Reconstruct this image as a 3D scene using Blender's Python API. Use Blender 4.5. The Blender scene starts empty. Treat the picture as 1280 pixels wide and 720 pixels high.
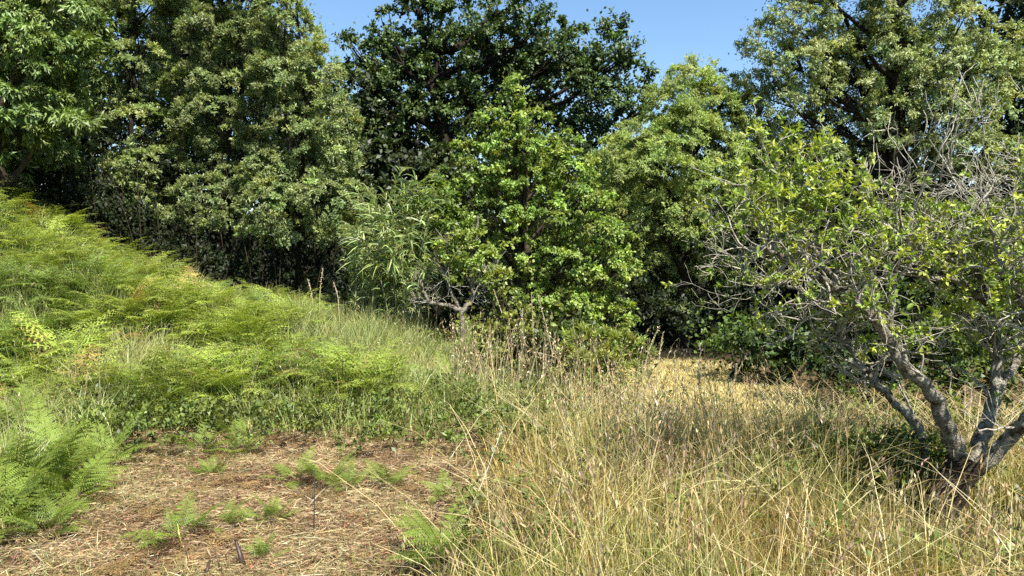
import bpy, math, random
import numpy as np
from mathutils import Vector
SEED = 7
rng = np.random.default_rng(SEED); random.seed(SEED)
R = math.radians
sc = bpy.context.scene

# ------------------------------------------------------------------ camera
CAM_H, LENS = 1.6, 26.0
F = LENS/36*1280
PITCH = math.atan(30/F)
cam = bpy.data.cameras.new('camera'); cam.lens = LENS; cam.sensor_width = 36; cam.clip_start = .05; cam.clip_end = 3000
co = bpy.data.objects.new('camera', cam); sc.collection.objects.link(co)
co.location = (0, 0, CAM_H); co.rotation_euler = (R(90)-PITCH, 0, 0); sc.camera = co
# ------------------------------------------------------------------ light
SUN_DIR = Vector((0.36, -0.50, 1.0)).normalized()       # towards the sun
elev = math.asin(SUN_DIR.z)
w = bpy.data.worlds.new('World'); sc.world = w; w.use_nodes = True
nt = w.node_tree; nt.nodes.clear()
sky = nt.nodes.new('ShaderNodeTexSky'); sky.sky_type = 'NISHITA'; sky.sun_disc = False
sky.sun_elevation = elev; sky.sun_rotation = math.atan2(SUN_DIR.x, SUN_DIR.y)
sky.air_density = 1.15; sky.dust_density = 0.15; sky.ozone_density = 2.2; sky.altitude = 50
bg = nt.nodes.new('ShaderNodeBackground'); bg.inputs[1].default_value = 0.08
wo = nt.nodes.new('ShaderNodeOutputWorld')
hs = nt.nodes.new('ShaderNodeHueSaturation'); hs.inputs['Saturation'].default_value = 1.12
nt.links.new(sky.outputs[0], hs.inputs['Color']); nt.links.new(hs.outputs[0], bg.inputs[0]); nt.links.new(bg.outputs[0], wo.inputs[0])
sl = bpy.data.lights.new('sun', 'SUN'); sl.energy = 5.0; sl.angle = R(0.53); sl.color = (1, .95, .84)
so = bpy.data.objects.new('sun', sl); sc.collection.objects.link(so)
so.rotation_euler = SUN_DIR.to_track_quat('Z', 'Y').to_euler(); so.location = (4, -5, 30)
sc.view_settings.view_transform = 'Standard'; sc.view_settings.look = 'None'
sc.view_settings.exposure = 1.38; sc.view_settings.gamma = 1; sc.view_settings.use_curve_mapping = False
try:
    sc.cycles.max_bounces = 6; sc.cycles.diffuse_bounces = 3; sc.cycles.glossy_bounces = 2
    sc.cycles.transmission_bounces = 3; sc.cycles.transparent_max_bounces = 4
    sc.cycles.caustics_reflective = False; sc.cycles.caustics_refractive = False
    sc.cycles.use_denoising = False
except Exception: pass

# ------------------------------------------------------------------ helpers
def sstep(a, b, x):
    t = np.clip((x-a)/(b-a), 0, 1); return t*t*(3-2*t)
def vnoise(x, y, s=0):
    xi = np.floor(x).astype(np.int64); yi = np.floor(y).astype(np.int64)
    fx = x-xi; fy = y-yi; fx = fx*fx*(3-2*fx); fy = fy*fy*(3-2*fy)
    def h(i, j):
        n = np.sin(i*127.1+j*311.7+s*74.7)*43758.5453; return n-np.floor(n)
    return (h(xi, yi)*(1-fx)+h(xi+1, yi)*fx)*(1-fy)+(h(xi, yi+1)*(1-fx)+h(xi+1, yi+1)*fx)*fy
def fbm(x, y, s=0):
    return .5*vnoise(x, y, s)+.3*vnoise(x*2.1, y*2.1, s+1)+.2*vnoise(x*4.3, y*4.3, s+2)
HX = np.array([-60, -20, -12, -8.8, -7, -5, -3, -1.2, .5, 2, 8, 60.])
HZ = np.array([7, 5.2, 3.5, 2.35, 1.5, .55, .30, .08, -.15, -.3, -.35, .3])
def H(x, y):
    x = np.asarray(x, float); y = np.asarray(y, float)
    crest = np.interp(x/np.clip(y, 5, 400)*12.5, HX, HZ)
    left = sstep(1.5, -1.0, x)
    rise = crest*(sstep(6.9, 12.6, y)*left + sstep(4.5, 9.0, y)*(1-left))
    back = -0.55*sstep(12.8, 17, y)*left
    bump = (fbm(x*.9, y*.9, 3)-.5)*(.16+.85*sstep(7.5, 9.5, y)*left*sstep(-1, -3, x)) + (fbm(x*3, y*3, 5)-.5)*.06
    return rise+back+bump+4.5*sstep(23, 44, y)
def at(px, py, D):
    u = (px-640)/F; v = (360-py)/F
    d = np.array([u, math.cos(PITCH)+v*math.sin(PITCH), -math.sin(PITCH)+v*math.cos(PITCH)])
    p = d*(D/d[1]); p[2] += CAM_H; return p
def ground_at(px, py):
    for D in np.arange(2.0, 40, .04):
        p = at(px, py, D)
        if p[2] <= float(H(p[0], p[1])): return np.array([p[0], p[1], float(H(p[0], p[1]))])
    return at(px, py, 20)
def onground(x, y): return np.array([x, y, float(H(x, y))])
def unit(a): return a/np.maximum(np.linalg.norm(a, axis=-1, keepdims=True), 1e-9)
def rdir(n): return unit(rng.normal(size=(n, 3)))

class Acc:
    """collects quads with one colour each"""
    def __init__(s): s.v = []; s.f = []; s.c = []; s.n = 0
    def add(s, v, f, c):
        v = np.asarray(v, np.float32).reshape(-1, 3); f = np.asarray(f, np.int32).reshape(-1, 4)
        c = np.asarray(c, np.float32)
        if c.ndim == 1: c = np.tile(c, (len(f), 1))
        s.v.append(v); s.f.append(f+s.n); s.c.append(c); s.n += len(v); return s
    def arrays(s): return np.concatenate(s.v), np.concatenate(s.f), np.concatenate(s.c)
    def build(s, name, mat, parent=None, smooth=False, loc=None):
        if not s.v: return None
        v, f, c = s.arrays()
        if loc is not None: v = v-np.asarray(loc, np.float32)
        me = bpy.data.meshes.new(name)
        me.vertices.add(len(v)); me.vertices.foreach_set('co', v.ravel())
        me.loops.add(f.size); me.loops.foreach_set('vertex_index', f.ravel())
        me.polygons.add(len(f)); me.polygons.foreach_set('loop_start', np.arange(0, f.size, 4, dtype=np.int32))
        me.polygons.foreach_set('loop_total', np.full(len(f), 4, np.int32))
        if smooth: me.polygons.foreach_set('use_smooth', np.ones(len(f), bool))
        me.update(calc_edges=True)
        a = me.attributes.new('col', 'FLOAT_COLOR', 'FACE')
        a.data.foreach_set('color', np.concatenate([c, np.ones((len(c), 1), np.float32)], 1).ravel())
        me.materials.append(mat)
        o = bpy.data.objects.new(name, me); sc.collection.objects.link(o)
        if parent is not None: o.parent = parent
        elif loc is not None: o.location = loc
        return o
def tag(o, label=None, cat=None, group=None, kind=None):
    if label: o['label'] = label
    if cat: o['category'] = cat
    if group: o['group'] = group
    if kind: o['kind'] = kind
    return o
def thing(name, label, cat, loc, group=None):
    o = bpy.data.objects.new(name, None); sc.collection.objects.link(o); o.location = [float(q) for q in loc]
    o.empty_display_size = .2
    return tag(o, label, cat, group)

def leaves(acc, P, d, L, W, col, up=0.8, fold=.25, nrm=None):
    """one folded diamond leaf per row"""
    n = len(P); L = np.broadcast_to(L, n)[:, None]; W = np.broadcast_to(W, n)[:, None]
    d = unit(d)
    m = (rng.normal(size=(n, 3))+np.array([0, 0, up*2])) if nrm is None else nrm
    s = unit(np.cross(d, m)); nn = np.cross(s, d)
    mid = P+d*L*.45+nn*W*fold
    v = np.stack([P, mid+s*W*.5, P+d*L-nn*L*.08, mid-s*W*.5], 1)
    acc.add(v, np.arange(4*n).reshape(n, 4), col)
def leaves2(acc, P, d, L, W, col, up=1.0):
    """fuller leaf of two folded quads, for plants near the camera"""
    n = len(P); L = np.broadcast_to(L, n)[:, None]; W = np.broadcast_to(W, n)[:, None]
    d = unit(d); m = rng.normal(size=(n, 3))+np.array([0, 0, up*2])
    s = unit(np.cross(d, m)); nn = np.cross(s, d)
    a = P; b = P+d*L*.33+nn*W*.0; c = P+d*L*.7-nn*L*.04; e = P+d*L-nn*L*.16
    l1 = b+s*W*.5+nn*W*.2; r1 = b-s*W*.5+nn*W*.2; l2 = c+s*W*.38+nn*W*.12; r2 = c-s*W*.38+nn*W*.12
    v = np.stack([a, l1, l2, e, r2, r1, b, c], 1)
    base = (np.arange(n)*8)[:, None]
    f = np.concatenate([base+[[0, 6, 7, 1]]]*1, 0)
    f = np.stack([base+[[0, 1, 2, 6]], base+[[6, 2, 3, 7]], base+[[0, 6, 4, 5]], base+[[6, 7, 3, 4]]], 1).reshape(-1, 4)
    acc.add(v, f, np.repeat(col, 4, 0) if np.ndim(col) == 2 else col)
def tube(acc, pts, rad, n=7, col=(.3, .3, .3), rough=0.0):
    pts = np.asarray(pts, float); m = len(pts); rad = np.broadcast_to(rad, m)
    t = unit(np.gradient(pts, axis=0)); ref = np.array([0, 0, 1.]) if abs(t[0][2]) < .9 else np.array([1., 0, 0])
    a = unit(np.cross(t, ref)); b = np.cross(t, a); an = np.arange(n)*2*math.pi/n
    rr = rad[:, None]*(1+rough*rng.normal(size=(m, n)))
    v = pts[:, None]+(a[:, None]*np.cos(an)[None, :, None]+b[:, None]*np.sin(an)[None, :, None])*rr[..., None]
    i = np.arange(m-1)[:, None]*n; j = np.arange(n)[None]; k = (j+1) % n
    f = np.stack([i+j, i+k, i+n+k, i+n+j], -1).reshape(-1, 4)
    acc.add(v, f, col)
def spline(pts, per=6):
    pts = np.asarray(pts, float); n = len(pts)
    if n < 3: t = np.linspace(0, 1, per+1)[:, None]; return pts[0]*(1-t)+pts[-1]*t
    out = []; P = np.vstack([2*pts[0]-pts[1], pts, 2*pts[-1]-pts[-2]])
    for i in range(n-1):
        p0, p1, p2, p3 = P[i:i+4]
        for t in np.linspace(0, 1, per, endpoint=False):
            out.append(.5*((2*p1)+(-p0+p2)*t+(2*p0-5*p1+4*p2-p3)*t*t+(-p0+3*p1-3*p2+p3)*t**3))
    out.append(pts[-1]); return np.array(out)
def blades(acc, B, h, lean, bend, wid, col, curl=1.0):
    """grass blades: base, height, unit lean direction (2d angle), bend amount, width"""
    n = len(B); a = lean; dx = np.stack([np.cos(a), np.sin(a), np.zeros(n)], 1)
    f = rng.uniform(0, 2*math.pi, n); s = np.stack([np.cos(f), np.sin(f), np.zeros(n)], 1)
    up = np.array([0, 0, 1.])
    lv = []
    for t, wf in ((0, 1), (.38, .9), (.72, .6), (1, .12)):
        c = B+up*(h*(t-bend*.35*t**3))[:, None]+dx*(h*bend*t**(1.6*curl))[:, None]
        lv += [c-s*(wid*wf*.5)[:, None], c+s*(wid*wf*.5)[:, None]]
    v = np.stack(lv, 1); base = (np.arange(n)*8)[:, None]
    fc = np.stack([base+[[0, 1, 3, 2]], base+[[2, 3, 5, 4]], base+[[4, 5, 7, 6]]], 1).reshape(-1, 4)
    acc.add(v, fc, np.repeat(col, 3, 0))
    tip = B+up*(h*(1-bend*.35))[:, None]+dx*(h*bend)[:, None]
    td = unit(up*(1-bend*1.05)[:, None]+dx*(bend*1.6*curl)[:, None])
    return tip, td
def cvar(base, n, dv=.18, dh=.12):
    """per item colour variation"""
    c = np.tile(np.asarray(base, float), (n, 1))
    c *= np.exp(rng.normal(0, dv, (n, 1))); c[:, 0] *= np.exp(rng.normal(0, dh, n)); c[:, 2] *= np.exp(rng.normal(0, dh, n))
    return np.clip(c, 0, .8)
def mixc(a, b, t): t = np.asarray(t)[:, None]; return a*(1-t)+b*t

# ------------------------------------------------------------------ materials
def foliage_mat(name, trans=.3, gloss=.05, rough=.35, objvar=.25, tint=(1.15, 1.1, .5)):
    m = bpy.data.materials.new(name); m.use_nodes = True; t = m.node_tree; N = t.nodes; N.clear(); K = t.links.new
    a = N.new('ShaderNodeAttribute'); a.attribute_name = 'col'
    oi = N.new('ShaderNodeObjectInfo'); mr = N.new('ShaderNodeMapRange')
    mr.inputs['To Min'].default_value = 1-objvar*.5; mr.inputs['To Max'].default_value = 1+objvar*.5
    K(oi.outputs['Random'], mr.inputs['Value'])
    mul = N.new('ShaderNodeVectorMath'); mul.operation = 'SCALE'; K(a.outputs['Color'], mul.inputs[0]); K(mr.outputs[0], mul.inputs['Scale'])
    tc = N.new('ShaderNodeVectorMath'); tc.operation = 'MULTIPLY'; K(mul.outputs[0], tc.inputs[0]); tc.inputs[1].default_value = tint
    d = N.new('ShaderNodeBsdfDiffuse'); K(mul.outputs[0], d.inputs[0])
    tr = N.new('ShaderNodeBsdfTranslucent'); K(tc.outputs[0], tr.inputs[0])
    g = N.new('ShaderNodeBsdfGlossy'); g.inputs['Roughness'].default_value = rough; g.inputs[0].default_value = (1, 1, 1, 1)
    m1 = N.new('ShaderNodeMixShader'); m1.inputs[0].default_value = trans; K(d.outputs[0], m1.inputs[1]); K(tr.outputs[0], m1.inputs[2])
    m2 = N.new('ShaderNodeMixShader'); m2.inputs[0].default_value = gloss; K(m1.outputs[0], m2.inputs[1]); K(g.outputs[0], m2.inputs[2])
    o = N.new('ShaderNodeOutputMaterial'); K(m2.outputs[0], o.inputs[0]); return m
def bark_mat(name, dark, light, amount=.5, scale=9, bump=.6):
    m = bpy.data.materials.new(name); m.use_nodes = True; t = m.node_tree; N = t.nodes; K = t.links.new; b = N['Principled BSDF']
    tx = N.new('ShaderNodeTexCoord')
    n1 = N.new('ShaderNodeTexNoise'); n1.inputs['Scale'].default_value = scale; n1.inputs['Detail'].default_value = 8; n1.inputs['Roughness'].default_value = .7
    n2 = N.new('ShaderNodeTexNoise'); n2.inputs['Scale'].default_value = scale*5; n2.inputs['Detail'].default_value = 5
    K(tx.outputs['Object'], n1.inputs[0]); K(tx.outputs['Object'], n2.inputs[0])
    r = N.new('ShaderNodeValToRGB'); r.color_ramp.elements[0].position = .62-amount*.35; r.color_ramp.elements[1].position = .84-amount*.35
    r.color_ramp.elements[0].color = (*dark, 1); r.color_ramp.elements[1].color = (*light, 1); K(n1.outputs[0], r.inputs[0])
    mx = N.new('ShaderNodeMixRGB'); mx.blend_type = 'MULTIPLY'; mx.inputs[0].default_value = .7; K(r.outputs[0], mx.inputs[1])
    r2 = N.new('ShaderNodeValToRGB'); r2.color_ramp.elements[0].position = .35; r2.color_ramp.elements[1].position = .6
    r2.color_ramp.elements[0].color = (.5, .47, .43, 1); K(n2.outputs[0], r2.inputs[0]); K(r2.outputs[0], mx.inputs[2])
    K(mx.outputs[0], b.inputs['Base Color']); b.inputs['Roughness'].default_value = .9; b.inputs['Specular IOR Level'].default_value = .15
    bp = N.new('ShaderNodeBump'); bp.inputs['Strength'].default_value = bump; bp.inputs['Distance'].default_value = .03
    ad = N.new('ShaderNodeMath'); ad.operation = 'ADD'; K(n1.outputs[0], ad.inputs[0]); K(n2.outputs[0], ad.inputs[1])
    K(ad.outputs[0], bp.inputs['Height']); K(bp.outputs[0], b.inputs['Normal']); return m
M_leaf = foliage_mat('leaf_satin', .34, .022, .5)
M_shiny = foliage_mat('leaf_shiny', .22, .028, .5)
M_dull = foliage_mat('leaf_dull', .36, .015, .55)
M_grass = foliage_mat('grass_blade', .30, .03, .45, 0)
M_fern = foliage_mat('fern_frond', .32, .010, .5, .3)
M_straw = foliage_mat('straw', .12, .03, .5, .2, (1, .95, .7))
M_bark = bark_mat('bark_brown', (.045, .033, .022), (.13, .11, .08), .4)
M_dark = bark_mat('bark_dark', (.022, .017, .012), (.06, .05, .038), .3)
M_lichen = bark_mat('bark_lichen', (.075, .052, .033), (.40, .38, .30), .68, 18, 1.0)
M_trunk = bark_mat('bark_old_apple', (.040, .027, .017), (.20, .175, .13), .30, 14, 1.0)
M_twig = bark_mat('twig_lichen', (.17, .145, .11), (.48, .46, .38), .7, 30, .3)

# ------------------------------------------------------------------ zones on the ground
def clearing(x, y):          # cut bracken litter, left of the middle
    e = (fbm(x*1.3, y*1.3, 11)-.5)*1.3+(fbm(x*5, y*5, 12)-.5)*.5
    right = -.42+.03*(y-4)+e*.8; left = -2.75-.20*(y-4)+e*.6
    return sstep(right+.25, right-.25, x)*sstep(left-.25, left+.35, x)*sstep(8.3+e*1.6, 6.7+e*1.6, y)
def patch(x, y):             # cut yellow grass beyond the tall grass
    e = (fbm(x*.8, y*.8, 21)-.5)*1.4
    return sstep(1.0, 1.8, x+e)*sstep(4.5, 3.8, x+e*.5)*sstep(9.0, 10.0, y+e)*sstep(15.0, 14.0, y)

# ground sheet
def build_ground():
    def axis(lo, hi, step, far):
        a = list(np.arange(lo, hi+step, step)); s = step; v = hi
        while v < far: s *= 1.35; v += s; a.append(v)
        s = step; v = lo
        while v > -far: s *= 1.35; v -= s; a.insert(0, v)
        return np.array(a)
    X = axis(-11, 9, .11, 900); Y = axis(1.5, 17, .11, 900)
    gx, gy = np.meshgrid(X, Y); gz = H(gx, gy)
    fine = (fbm(gx*5, gy*5, 9)-.6)*.07*sstep(20, 14, gy)
    gz = gz+fine-.02
    v = np.stack([gx, gy, gz], -1).reshape(-1, 3); ny, nx = gx.shape
    i = (np.arange(ny-1)[:, None]*nx+np.arange(nx-1)[None]).ravel()
    f = np.stack([i, i+1, i+nx+1, i+nx], 1)
    ctr = v[f].mean(1); x, y = ctr[:, 0], ctr[:, 1]; n = len(f)
    soil = cvar((.085, .055, .032), n, .1, .03); straw = np.array([.27, .20, .10]); green = np.array([.055, .065, .022]); red = np.array([.17, .085, .045])
    k = fbm(x*2.6, y*2.6, 4)
    c = mixc(soil, green, np.full(n, .5)); cl = clearing(x, y)
    lit = mixc(np.tile(straw, (n, 1)), np.tile(red, (n, 1)), sstep(.4, .65, k))
    c = mixc(c, lit*.8, cl*.85)
    pt = patch(x, y); c = mixc(c, np.array([.36, .29, .13])*np.ones((n, 3)), pt*.85); c = mixc(c, np.array([.10, .07, .04])*np.ones((n, 3)), sstep(3.4, 4.0, x)*sstep(8.2, 9.0, y)*.97)  # brown litter tone right of the cut grass, darkened in place of shade
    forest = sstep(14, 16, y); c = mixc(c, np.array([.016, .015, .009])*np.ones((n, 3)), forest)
    far = sstep(60, 90, np.hypot(x, y)); c = mixc(c, np.array([.04, .055, .02])*np.ones((n, 3)), far)
    m = bpy.data.materials.new('ground'); m.use_nodes = True; t = m.node_tree; N = t.nodes; K = t.links.new; b = N['Principled BSDF']
    a = N.new('ShaderNodeAttribute'); a.attribute_name = 'col'; tx = N.new('ShaderNodeTexCoord')
    n1 = N.new('ShaderNodeTexNoise'); n1.inputs['Scale'].default_value = 22; n1.inputs['Detail'].default_value = 9; n1.inputs['Roughness'].default_value = .75
    mp = N.new('ShaderNodeMapping'); mp.inputs['Scale'].default_value = (1, 2.2, 1); K(tx.outputs['Object'], mp.inputs[0]); K(mp.outputs[0], n1.inputs[0])
    r = N.new('ShaderNodeValToRGB'); r.color_ramp.elements[0].position = .36; r.color_ramp.elements[0].color = (.35, .28, .22, 1)
    r.color_ramp.elements[1].position = .62; r.color_ramp.elements[1].color = (1.25, 1.2, 1.1, 1); K(n1.outputs[0], r.inputs[0])
    mx = N.new('ShaderNodeMixRGB'); mx.blend_type = 'MULTIPLY'; mx.inputs[0].default_value = .9; K(a.outputs['Color'], mx.inputs[1]); K(r.outputs[0], mx.inputs[2])
    K(mx.outputs[0], b.inputs['Base Color']); b.inputs['Roughness'].default_value = .95; b.inputs['Specular IOR Level'].default_value = .1
    bp = N.new('ShaderNodeBump'); bp.inputs['Strength'].default_value = .8; bp.inputs['Distance'].default_value = .03; K(n1.outputs[0], bp.inputs['Height']); K(bp.outputs[0], b.inputs['Normal'])
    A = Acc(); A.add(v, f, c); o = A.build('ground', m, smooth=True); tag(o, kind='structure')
build_ground()

# ------------------------------------------------------------------ trees
def lobe_clumps(lobes, D, rc, squash=.8, back=.45, low=.3, shell=.62):
    """clump centres scattered over the surface of big lobes given in photo pixels at depth D"""
    C = []; RAD = []; OUT = []
    for l in lobes:
        px, py, rx, rz = l[:4]; dd = l[4] if len(l) > 4 else 0
        c = at(px, py, D+dd); s = (D+dd)/F; a, b = rx*s, rz*s; r3 = np.array([a, min(max(a, b*.8), 2.6), b])
        n = max(4, int(4*math.pi*((a+b)/2)**2/(math.pi*rc*rc)*.95))
        u = rdir(n*4); keep = ((u[:, 1] < .25) | (rng.random(len(u)) < back)) & ((u[:, 2] > -.25) | (rng.random(len(u)) < low)); u = u[keep][:n]
        rad = rng.uniform(shell, 1.0, (len(u), 1))*(1+.14*np.sin(u[:, :1]*7+px)*np.sin(u[:, 2:]*6+py))
        C.append(c+u*r3*rad); OUT.append(u); RAD.append(rc*rng.uniform(.65, 1.3, len(u)))
    return np.concatenate(C), np.concatenate(RAD), np.concatenate(OUT)
def fill_leaves(acc, C, RC, OUT, nleaf, L, W, col, ntw=14, spread=.8, droop=0.0, up=.6, bias=.35, alt=None, dv=.14, squash=.8, clumpvar=.16, tmin=.25, rough=.5):
    """every clump sprouts ntw twigs; leaves sit along the outer part of the twigs"""
    n = len(C); cc = cvar(col, n, clumpvar, .07)
    if alt is not None: cc = mixc(cc, np.tile(np.asarray(alt, float), (n, 1)), (rng.random(n) < .22)*.75)
    u = unit(rdir(n*ntw)*1.0+np.repeat(OUT, ntw, 0)*.75+np.array([0, 0, bias]))
    ln = np.repeat(RC, ntw)*rng.uniform(.5, 1.12, n*ntw); sq = np.array([1, 1, squash])
    k = max(1, int(round(nleaf/ntw)))
    t = rng.uniform(tmin, 1.0, (n*ntw, k)); t = 1-(1-t)*.9
    uu = np.repeat(u, k, 0); tt = t.ravel()[:, None]; ll = np.repeat(ln, k)[:, None]
    P = np.repeat(np.repeat(C, ntw, 0), k, 0)+uu*ll*tt*sq+rng.normal(0, .07, (n*ntw*k, 3))*ll
    P[:, 2] -= droop*(tt*ll)[:, 0]**2*2
    d = uu*.7+rdir(len(P))*spread; d[:, 2] -= droop
    sz = rng.uniform(.5, 1.4, len(P)); col2 = np.repeat(np.repeat(cc, ntw, 0), k, 0)*np.exp(rng.normal(0, dv, (len(P), 1)))
    nr = uu*.9+np.repeat(np.repeat(OUT, ntw, 0), k, 0)*.6+rng.normal(0, rough, P.shape)+np.array([0, 0, .25+up])
    leaves(acc, P, d, L*sz, W*sz, np.clip(col2, 0, .8), nrm=nr)
def limb_pts(a, b, sag=.15, n=4):
    a = np.asarray(a, float); b = np.asarray(b, float); L = np.linalg.norm(b-a)
    pts = [a+(b-a)*t+np.array([0, 0, sag*L*math.sin(math.pi*t)*-.5])+rng.normal(0, .05*L, 3)*(0 < t < 1) for t in np.linspace(0, 1, n)]
    return spline(pts, 4)
def make_tree(name, label, cat, D, basepx, lobes, rc, nleaf, L, W, col, mat=None, bark=None, trunk_r=.16, topz=None, group=None,
              ntw=14, limbs=16, baseD=None, stems=1, fill=0, shell=.62, low=.3, **kw):
    bx = at(basepx, 330, baseD or D); base = onground(bx[0], bx[1]); base[2] -= .05
    t = thing(name, label, cat, base, group)
    C, RC, OUT = lobe_clumps(lobes, D, rc, low=low, shell=shell)
    g = H(C[:, 0], C[:, 1])+.15; ok = C[:, 2] > g; C, RC, OUT = C[ok], RC[ok], OUT[ok]
    A = Acc(); fill_leaves(A, C, RC, OUT, nleaf, L, W, col, ntw, **kw)
    cen = np.array([at(l[0], l[1], D+(l[4] if len(l) > 4 else 0)) for l in lobes])
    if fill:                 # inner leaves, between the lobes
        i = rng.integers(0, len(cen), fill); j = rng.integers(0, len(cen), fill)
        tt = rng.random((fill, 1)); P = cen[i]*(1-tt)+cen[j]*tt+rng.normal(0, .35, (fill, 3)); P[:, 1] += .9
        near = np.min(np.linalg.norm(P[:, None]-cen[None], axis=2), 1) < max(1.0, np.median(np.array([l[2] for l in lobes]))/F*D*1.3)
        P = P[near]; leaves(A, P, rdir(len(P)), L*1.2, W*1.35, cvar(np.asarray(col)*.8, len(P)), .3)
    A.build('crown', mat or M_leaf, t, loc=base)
    top = cen[:, 2].max() if topz is None else topz
    mx = cen[:, 0].mean(); B = Acc()
    for s in range(stems):
        off = np.array([(s-(stems-1)/2)*.35, rng.uniform(-.2, .2), 0]) if stems > 1 else np.zeros(3)
        hi = cen[np.argmax(cen[:, 2])]; tip = np.array([hi[0]+off[0]*.4, hi[1]+.1, top-.25])
        q = [base+off]+[base+off+(tip-base-off)*k+np.array([rng.normal(0, .12), rng.normal(0, .12), 0]) for k in (.25, .5, .75)]+[tip]
        tp = spline(q, 6); r = trunk_r*np.linspace(1, .18, len(tp)); r[:2] *= 1.25
        tube(B, tp, r, 9, rough=.05)
        sel = rng.permutation(len(cen))[:limbs]
        for i in sel:
            e = cen[i]; zz = np.clip(e[2]-.9-.35*abs(e[0]-mx), base[2]+.6, top); a = tp[np.argmin(abs(tp[:, 2]-zz))]
            lp = limb_pts(a, e, .1); tube(B, lp, trunk_r*.38*np.linspace(1, .15, len(lp)), 5)
            near = C[np.argsort(np.linalg.norm(C-e, axis=1))[:5]]
            for c in near:
                p2 = limb_pts(lp[-4], c, .05, 3); tube(B, p2, trunk_r*.1*np.linspace(1, .3, len(p2)), 3)
    B.build('trunk', bark or M_bark, t, smooth=True, loc=base)
    return t

# -- acacias (rounded clumps), left
AC = (.235, .295, .115)
kw = dict(tmin=.6, rough=.36, L=.062, W=.019, shell=.86, low=.12, col=AC, bark=M_dark, spread=.7, up=.3, bias=.55, mat=M_leaf, alt=(.235, .29, .11), squash=.75, clumpvar=.2)
make_tree('acacia_tree', 'olive green acacia with broad flat clumps, next to the bright laurel', 'tree', 15.5, 175,
  [(150, 250, 40, 26, .3), (200, 265, 34, 22, .2), (140, 40, 40, 34, 1.0), (215, 160, 30, 34, .6), (200, 40, 40, 50, .7), (150, 130, 34, 34, .8), (175, 15, 45, 32), (165, 88, 50, 30), (178, 165, 56, 26), (190, 215, 46, 24, -.4), (122, 213, 36, 26), (150, -60, 60, 40), (225, -20, 40, 40, .6), (132, 130, 34, 24, 1.2), (226, 115, 30, 26, .5), (150, -150, 60, 50, .5)], .18, 185, trunk_r=.07, fill=9000, stems=2, group='acacias along the wood edge', **kw)
make_tree('acacia_tree', 'tall olive acacia in the middle of the acacia row, over bare thin stems', 'tree', 15, 285,
  [(230, 275, 30, 20, .2), (285, 285, 34, 22), (250, 190, 32, 30, .4), (230, 30, 34, 40, .7), (315, 130, 26, 30, .4), (290, 80, 30, 30, .4), (265, 45, 40, 28), (245, 112, 34, 26), (272, 150, 42, 28), (290, 115, 28, 22), (255, 250, 33, 28, -.6), (295, 232, 32, 24), (285, 182, 30, 26), (312, 60, 30, 44), (320, -10, 42, 40), (265, -50, 50, 36),
   (325, 190, 26, 24, -.3), (290, -130, 60, 50), (236, 60, 30, 30, 1.4)], .17, 175, trunk_r=.06, fill=9000, stems=2, group='acacias along the wood edge', **kw)
make_tree('acacia_tree', 'grey green acacia leaning to the open sky, low rounded clumps at its foot', 'tree', 14.3, 375,
  [(370, 300, 34, 22, -.2), (335, 290, 30, 20), (345, 220, 34, 30, .2), (380, 130, 28, 34, .3), (410, 240, 30, 26), (375, 95, 30, 34, .4), (345, 262, 38, 32, -.5), (398, 254, 36, 26, -.5), (370, 165, 30, 28), (402, 208, 34, 26), (398, 96, 26, 42), (420, 160, 24, 38), (350, 35, 32, 42), (362, -30, 20, 30), (350, 110, 38, 36), (425, 205, 20, 30), (440, 262, 22, 34), (432, 300, 26, 28, -.4),
   (330, 215, 28, 24), (375, 225, 30, 22, .2), (370, 60, 30, 40, .8), (400, 170, 30, 40, 1.2), (385, 270, 40, 30, 1)], .16, 165, trunk_r=.06, fill=7000, stems=2, group='acacias along the wood edge', **kw)
# -- laurel, far left
make_tree('laurel_tree', 'glossy yellow green laurel with layered drooping sprays, leftmost tree', 'tree', 12.4, 10,
  [(25, 35, 70, 26), (70, 12, 50, 20), (-30, 80, 70, 34), (45, 92, 46, 20), (15, 125, 62, 22, -.5), (55, 150, 46, 18, -.6), (-10, 165, 70, 22, -.5), (78, 60, 36, 14, -.3), (-70, 20, 70, 60), (10, -30, 90, 30), (60, -70, 60, 30), (-20, -110, 90, 40),
   (20, 190, 70, 30, 1.2), (60, 120, 50, 60, 1.6), (-50, 200, 60, 40, .6), (90, 40, 40, 60, 1.6), (-120, 60, 70, 90), (30, 60, 50, 24, -.7)], .24, 190, .10, .025, (.15, .22, .055), mat=M_shiny, tmin=.5, rough=.35, spread=.55, droop=.35, up=.5, bias=.0,
  squash=.55, alt=(.21, .275, .075), trunk_r=.2, fill=5000)
# -- dark oak on the skyline
make_tree('oak_tree', 'large dark green oak rising highest against the open sky', 'tree', 24, 600,
  [(455, 110, 38, 38), (500, 60, 40, 34), (540, 28, 34, 26), (590, 20, 40, 30), (640, 22, 34, 26), (672, 40, 34, 28), (715, 66, 34, 30), (762, 78, 30, 34), (795, 110, 22, 24), (560, 75, 50, 40), (620, 80, 50, 40), (680, 100, 50, 40), (745, 130, 42, 34),
   (500, 130, 50, 44), (560, 150, 55, 44), (470, 175, 40, 44), (520, 200, 46, 36), (620, 160, 60, 50, .8), (700, 170, 50, 40, .8), (580, 215, 50, 30), (760, 165, 36, 30, .6), (785, 70, 8, 22, -.4), (440, 60, 10, 8, -.3), (480, 30, 12, 16), (524, 2, 16, 14), (655, 4, 14, 12), (765, 35, 8, 12), (430, 130, 26, 26, .5),
   (820, 122, 10, 8), (560, 110, 120, 70, 3), (670, 130, 90, 60, 3), (500, 160, 70, 70, 3)], .50, 170, .115, .07, (.070, .112, .030), mat=M_shiny, bark=M_dark, trunk_r=.4, ntw=9, spread=.9, up=.5, limbs=26, fill=12000, alt=(.055, .085, .018), clumpvar=.22)
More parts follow.
